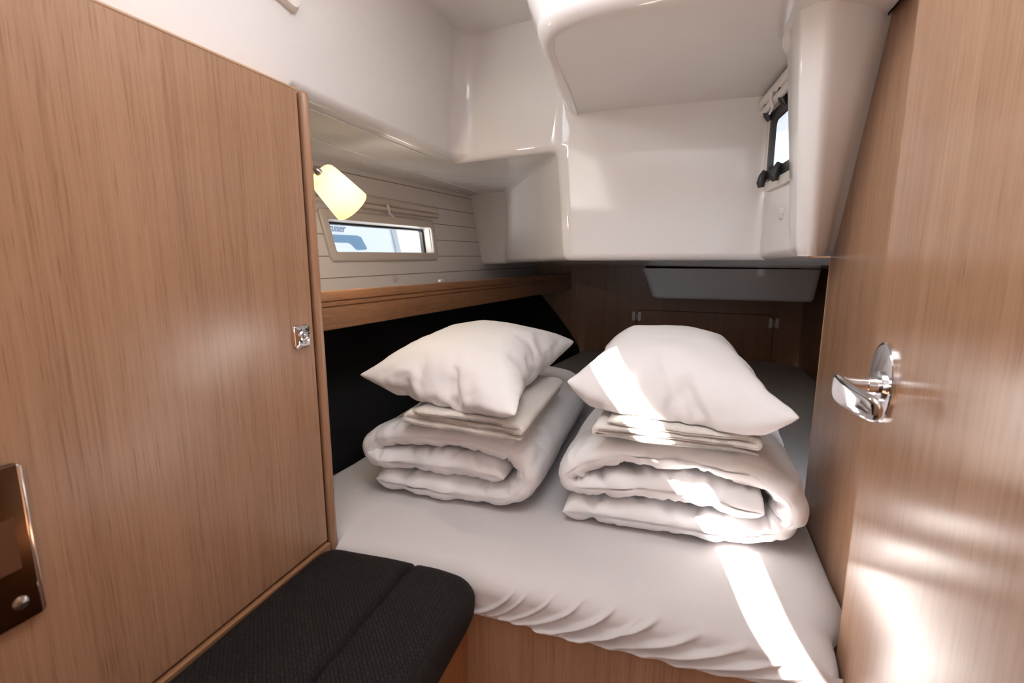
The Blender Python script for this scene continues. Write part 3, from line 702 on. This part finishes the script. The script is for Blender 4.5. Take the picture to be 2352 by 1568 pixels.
# ================================================================== BEDDING
def cloth_pillow(w, d, n, pressure, seed, shrink=-0.02, frames_=36):
    """two square sheets sewn along the rim and blown up by the cloth solver, so that the case puckers like a real one"""
    rng = random.Random(seed); bm = bmesh.new(); top = {}; bot = {}
    for i in range(n + 1):
        for j in range(n + 1):
            x = (i / n - .5) * w; y = (j / n - .5) * d
            rim = i in (0, n) or j in (0, n)
            z = 0 if rim else 0.006
            x += rng.uniform(-1, 1) * 0.0006; y += rng.uniform(-1, 1) * 0.0006
            top[i, j] = bm.verts.new((x, y, z + (0 if rim else rng.uniform(0, .002))))
            bot[i, j] = top[i, j] if rim else bm.verts.new((x, y, -z - rng.uniform(0, .002)))
    for i in range(n):
        for j in range(n):
            bm.faces.new((top[i, j], top[i + 1, j], top[i + 1, j + 1], top[i, j + 1]))
            bm.faces.new((bot[i, j], bot[i, j + 1], bot[i + 1, j + 1], bot[i + 1, j]))
    me = bpy.data.meshes.new('tmp'); bm.to_mesh(me); bm.free()
    o = bpy.data.objects.new('tmp', me); COL.objects.link(o)
    m = o.modifiers.new('cloth', 'CLOTH'); s = m.settings
    s.quality = 6; s.mass = 0.25; s.use_pressure = True; s.uniform_pressure_force = pressure
    s.tension_stiffness = 25; s.compression_stiffness = 25; s.shear_stiffness = 8; s.bending_stiffness = 1.0
    s.tension_damping = 20; s.compression_damping = 20; s.shear_damping = 10; s.air_damping = 4
    s.effector_weights.gravity = 0.0; s.shrink_min = shrink
    m.collision_settings.use_collision = False; m.collision_settings.use_self_collision = False
    m.point_cache.frame_start = 1; m.point_cache.frame_end = frames_
    for fr in range(1, frames_ + 1): S.frame_set(fr)
    ev = o.evaluated_get(bpy.context.evaluated_depsgraph_get()); em = ev.to_mesh()
    co = np.array([v.co[:] for v in em.vertices]); fc = [tuple(p.vertices) for p in em.polygons]
    ev.to_mesh_clear(); bpy.data.objects.remove(o); bpy.data.meshes.remove(me)
    S.frame_set(1)
    return co, fc
PCO, PFC = cloth_pillow(0.50, 0.50, 60, 5.0, 3, -0.012)
def pillow(co, fc, corners, thick, rest, label, drape):
    """corners: the four rim corners in the cabin (front-left, front-right, back-right, back-left); bilinear map plus the simulated swell"""
    A, B, C_, D = [np.array(c) for c in corners]
    co = co.copy(); ed = np.array([(f_[i], f_[(i + 1) % 4]) for f_ in fc for i in range(4)])
    for _ in range(1):
        acc = np.zeros_like(co); cnt = np.zeros(len(co)); np.add.at(acc, ed[:, 0], co[ed[:, 1]]); np.add.at(acc, ed[:, 1], co[ed[:, 0]]); np.add.at(cnt, ed[:, 0], 1); np.add.at(cnt, ed[:, 1], 1)
        co = 0.5 * co + 0.5 * acc / cnt[:, None]
    hx = np.abs(co[:, 0]).max(); hy_ = np.abs(co[:, 1]).max(); zt = np.abs(co[:, 2]).max()
    u = (co[:, 0] / hx + 1) / 2; v = (co[:, 1] / hy_ + 1) / 2
    base = (A[None] * ((1 - u) * (1 - v))[:, None] + B[None] * (u * (1 - v))[:, None] + C_[None] * (u * v)[:, None] + D[None] * ((1 - u) * v)[:, None])
    nrm = np.cross(B - A, D - A); nrm /= np.linalg.norm(nrm)
    hgt = co[:, 2] / zt * thick
    P = base + nrm[None] * hgt[:, None]
    P += nrm[None] * (0.0028 * np.clip((v - 0.135) / 0.02, 0, 1) * (co[:, 2] > 0))[:, None]      # hem of the case
    dy, dz = drape(np.clip(u, 0, 1), np.clip(v, 0, 1)); P[:, 1] += dy; P[:, 2] += dz
    P[:, 2] = np.maximum(P[:, 2], rest[0] - 0.75 * np.maximum(0, rest[1] - P[:, 1]))      # flattened where it lies on the towel
    o = obj('pillow', P, fc, M_COTTON, None, 180)
    sd = o.modifiers.new('sub', 'SUBSURF'); sd.levels = 1; sd.render_levels = 1
    return tag(o, label, 'pillow')
pillow(PCO * np.array([-1, -1, 1]), PFC, [(-0.760, 1.050, -0.300), (-0.290, 0.905, -0.318), (-0.284, 1.500, -0.262), (-0.700, 1.54, -0.262)], 0.090, (-0.350, 0.975), 'white pillow on the left stack, in front of the black lining',
       lambda u, v: (-0.045 * (4 * u * (1 - u)) ** 2 * (1 - v) ** 3, -0.022 * (4 * u * (1 - u)) ** 1.5 * (1 - v) ** 3))
pillow(PCO[:, [1, 0, 2]] * np.array([1, 1, -1]), PFC, [(-0.224, 1.069, -0.277), (0.229, 0.950, -0.279), (0.185, 1.45, -0.280), (-0.190, 1.51, -0.280)], 0.108, (-0.3335, 0.985), 'white sunlit pillow on the right stack, beside the open door',
       lambda u, v: (-0.060 * (4 * u * (1 - u)) ** 1.2 * (1 - v) ** 3, -0.060 * (4 * u * (1 - u)) ** 1.1 * (1 - v) ** 3))

def folded(name, path, thick, y0, y1, mat, label, cat, amp, seed, wob=None, ns=10, nv=70, endr=0.05, creases=0.0, shear=0.0, front=None):
    """a puffy ribbon: path is the cross section (x, z) of the folded layers, swept along y, rounded where layers end"""
    c = catmull(path, ns); n = len(c)
    T = np.gradient(c, axis=0); T /= np.linalg.norm(T, axis=1)[:, None]; N = np.stack([-T[:, 1], T[:, 0]], 1)
    s = np.concatenate([[0], np.cumsum(np.linalg.norm(np.diff(c, axis=0), axis=1))]); Ltot = s[-1]
    loops = []; nv_ = nv
    vs = [-(1 - (1 - k / 14) ** 2 * 1.0) for k in range(0)]
    ts = []
    for k in range(nv_ + 1):
        a = k / nv_; ts.append(0.5 - 0.5 * math.cos(math.pi * a) if True else a)
    rp = random.Random(int(seed * 100)); pinch = []
    if creases:
        for q in range(26):
            endf = rp.random() < 0.8
            pinch.append((rp.uniform(0.03, 0.97) * Ltot, (0.0 if endf else rp.uniform(0.1, 0.6)), rp.uniform(0.06, 0.16), rp.uniform(-0.5, 0.5), rp.uniform(0.004, 0.009), rp.uniform(0.5, 1.0) * creases))
    for t in ts:
        ybase = y0 + (y1 - y0) * t
        d_end = min(t, 1 - t) * (y1 - y0)
        q = min(1.0, d_end / endr); th_e = math.sqrt(max(0.0, 1 - (1 - q) ** 2.2))
        up = []; dn = []
        for i in range(n):
            se = min(s[i], Ltot - s[i]); qe = min(1.0, se / (thick * 0.7)); the = math.sqrt(max(0.0, 1 - (1 - qe) ** 2))
            h = thick * 0.5 * (0.06 + 0.94 * th_e) * (0.06 + 0.94 * the)
            yy = ybase + (front(c[i][0], s[i] / Ltot) if front else 0) * (1 - t)
            w1_ = amp * fbm(c[i][0] * 7 + seed, yy * 4, s[i] * 6, 3)
            pin = (1 - min(1, d_end / 0.16)) ** 1.5
            w2_ = 0.7 * amp * pin * fbm(s[i] * 26 + seed * 3, yy * 5, 7.7, 2)
            rg = 1 - abs(fbm(s[i] * 17 + seed * 5 + 2.5 * (yy - y0), yy * 2.2, 4.4, 2)) * 2.2
            w2_ -= creases * max(0, rg) ** 5 * (0.25 + 0.75 * pin)
            rg = 1 - abs(fbm(s[i] * 6 + seed + 5 * (yy - y0), yy * 3.5, 9.4, 2)) * 2.2
            w2_ -= 0.7 * creases * max(0, rg) ** 6
            yo = 0.014 * pin * fbm(s[i] * 9 + seed, 3.3, 1.1, 2) + 0.005 * fbm(s[i] * 30, seed, 2.0, 2) * pin
            wx, wz = (wob(c[i][0], c[i][1], t, s[i] / Ltot) if wob else (0, 0))
            for (ps, py, pl, pa, pw, pd) in pinch:
                yl = (t * (y1 - y0)) - py
                if -0.3 * pl < yl < pl:
                    dd = (s[i] - ps - pa * yl) / (pw * (1 + 1.2 * max(0, yl) / pl))
                    if abs(dd) < 3:
                        w2_ -= pd * (math.exp(-dd * dd) - 0.55 * math.exp(-(dd - 1.6) ** 2)) * (1 - max(0, yl) / pl) * sstep(-0.3 * pl, 0.012, yl + 0.012)
            for sg, dst in ((1, up), (-1, dn)):
                hh = h + (w1_ * 0.8 + w2_) * (1 if sg > 0 else 0.6) * th_e
                hh = max(hh, 0.0006)
                x = c[i][0] + sg * N[i][0] * hh + wx; z = c[i][1] + sg * N[i][1] * hh + wz
                dst.append((x + shear * (yy - y0), yy + yo, max(z, -0.5995 if name == 'duvet' else -9)))
        loops.append(up + dn[::-1])
    o = loft(name, loops, mat, None, (True, True), None, 180)
    return tag(o, label, cat)

# left duvet: bottom layer, round the right side, over the top, tucked in at the left, tongue inside
pathL = [(-0.700, -0.562), (-0.60, -0.566), (-0.45, -0.566), (-0.36, -0.560), (-0.318, -0.540), (-0.303, -0.505), (-0.318, -0.468), (-0.36, -0.444), (-0.45, -0.432), (-0.58, -0.436), (-0.670, -0.452), (-0.708, -0.470), (-0.722, -0.488), (-0.706, -0.504), (-0.66, -0.506), (-0.56, -0.500), (-0.45, -0.500), (-0.365, -0.506), (-0.350, -0.508)]
folded('duvet', pathL, 0.064, 1.015, 1.78, M_COTTON, 'white folded duvet under the left towel and pillow', 'duvet', 0.011, 1.3, wob=lambda x, z, t, s: (0, -0.012 * (t > 2)), shear=-0.01, creases=0.008, ns=16, nv=110)
pathR = [(-0.215, -0.572), (-0.10, -0.566), (0.05, -0.566), (0.16, -0.562), (0.225, -0.545), (0.246, -0.505), (0.225, -0.462), (0.16, -0.432), (0.05, -0.416), (-0.08, -0.420), (-0.155, -0.444), (-0.196, -0.470), (-0.206, -0.492), (-0.188, -0.508), (-0.13, -0.502), (-0.03, -0.490), (0.08, -0.492), (0.165, -0.502), (0.195, -0.505)]
folded('duvet', pathR, 0.066, 1.020, 1.82, M_COTTON, 'white folded duvet with a sun stripe across it, under the right towel', 'duvet', 0.014, 5.1, wob=lambda x, z, t, s: (0.0, 0.0), shear=0.05, creases=0.010, ns=16, nv=110)
# towels
def towel_path(x0, x1, z, h):
    a = h; return [(x1 - 0.01, z), (x0 + 0.03, z + 0.001), (x0 + 0.008, z + a * 0.3), (x0 + 0.008, z + a * 0.8), (x0 + 0.03, z + a), ((x0 + x1) / 2, z + a), (x1 - 0.03, z + a * 0.95), (x1 - 0.012, z + a * 1.25), (x1 - 0.02, z + a * 1.8), (x1 - 0.06, z + 2 * a), ((x0 + x1) / 2, z + 2 * a), (x0 + 0.03, z + 2 * a)]
folded('towel', towel_path(-0.600, -0.285, -0.3890, 0.0150), 0.0155, 0.962, 1.40, M_TERRY, 'cream folded terry towel between left duvet and pillow', 'towel', 0.0012, 2.2, ns=6, nv=50, endr=0.012, shear=-0.02, front=lambda x, s: 0.032 * (-0.285 - x) / 0.315)
folded('towel', towel_path(-0.150, 0.180, -0.3710, 0.0135), 0.0140, 0.985, 1.42, M_TERRY, 'cream folded terry towel between right duvet and sunlit pillow', 'towel', 0.0012, 8.2, ns=6, nv=50, endr=0.012, shear=0.05, front=lambda x, s: 0.02 * (0.18 - x) / 0.33)

# ================================================================== OUTSIDE THE HULL WINDOW
yt = empty('motor_yacht', (-3.2, 3.2, -1.25), 'white boat with a blue window moored outside the hull window', 'boat')
M_YW = plain('yacht_white', (0.58, 0.61, 0.66), 0.3)
M_YB = plain('tinted_blue_pane', (0.10, 0.19, 0.29), 0.2)
XO = -3.2
prism('hull', [(1.0, -1.2), (5.40, -1.2), (5.39, 0.06), (5.28, 0.35), (5.0, 1.0), (1.0, 1.0)], 'x', XO - 1.0, XO, M_YW, yt, (0.01, 3))
prism('cabin_window', [(3.6, 0.130), (3.6, 0.205), (4.55, 0.212), (4.61, 0.200), (4.71, 0.085), (4.70, 0.068), (4.56, 0.060), (4.51, 0.070), (4.43, 0.122), (4.38, 0.132)], 'x', XO - 0.01, XO + 0.006, M_YB, yt, (0.004, 2))
prism('stern_edge', [(5.30, -1.2), (5.395, -1.2), (5.385, 0.06), (5.275, 0.36), (5.18, 0.36), (5.29, 0.06)], 'x', XO - 0.2, XO + 0.02, plain('grey_rub_strip', (0.34, 0.36, 0.40), 0.4), yt)
tc = bpy.data.curves.new('lettering', 'FONT'); tc.body = 'Cruiser'; tc.size = 0.110; tc.shear = 0.25; tc.extrude = 0.002; tc.space_character = 1.0; tc.align_x = 'RIGHT'
to = bpy.data.objects.new('lettering', tc); COL.objects.link(to)
to.rotation_euler = (math.radians(90), 0, math.radians(90)); to.location = (XO + 0.003, 4.345, 0.238)
bpy.context.view_layer.update()
tme = bpy.data.meshes.new_from_object(to.evaluated_get(bpy.context.evaluated_depsgraph_get())); tme.transform(to.matrix_world)
bpy.data.objects.remove(to)
tme.materials.clear(); tme.materials.append(plain('lettering_grey_blue', (0.10, 0.13, 0.22), 0.4))
tm = bpy.data.objects.new('lettering', tme); COL.objects.link(tm); child(tm, yt); tm['label'] = 'slanted grey-blue lettering on the white boat side'
tag(box('quay_building', (-9.5, 6.0, -1.25), (-9.0, 24.0, 6.0), plain('warm_render_wall', (0.66, 0.60, 0.56), 0.8)), 'pale warm building seen past the white boat through the hull window', 'building')
tag(box('quay', (-30, -20, -1.60), (-2.0, 30, -1.30), plain('pale_quay', (0.60, 0.60, 0.60), 0.8)), 'pale quay ground outside under the white boat', 'ground', None, 'structure')

# ------------------------------------------------------------------ lift the whole cabin so that the sole is at z = 0
for o in list(COL.objects):
    if o.parent is None and o.type not in ('LIGHT', 'CAMERA'):
        o.location.z += EYE
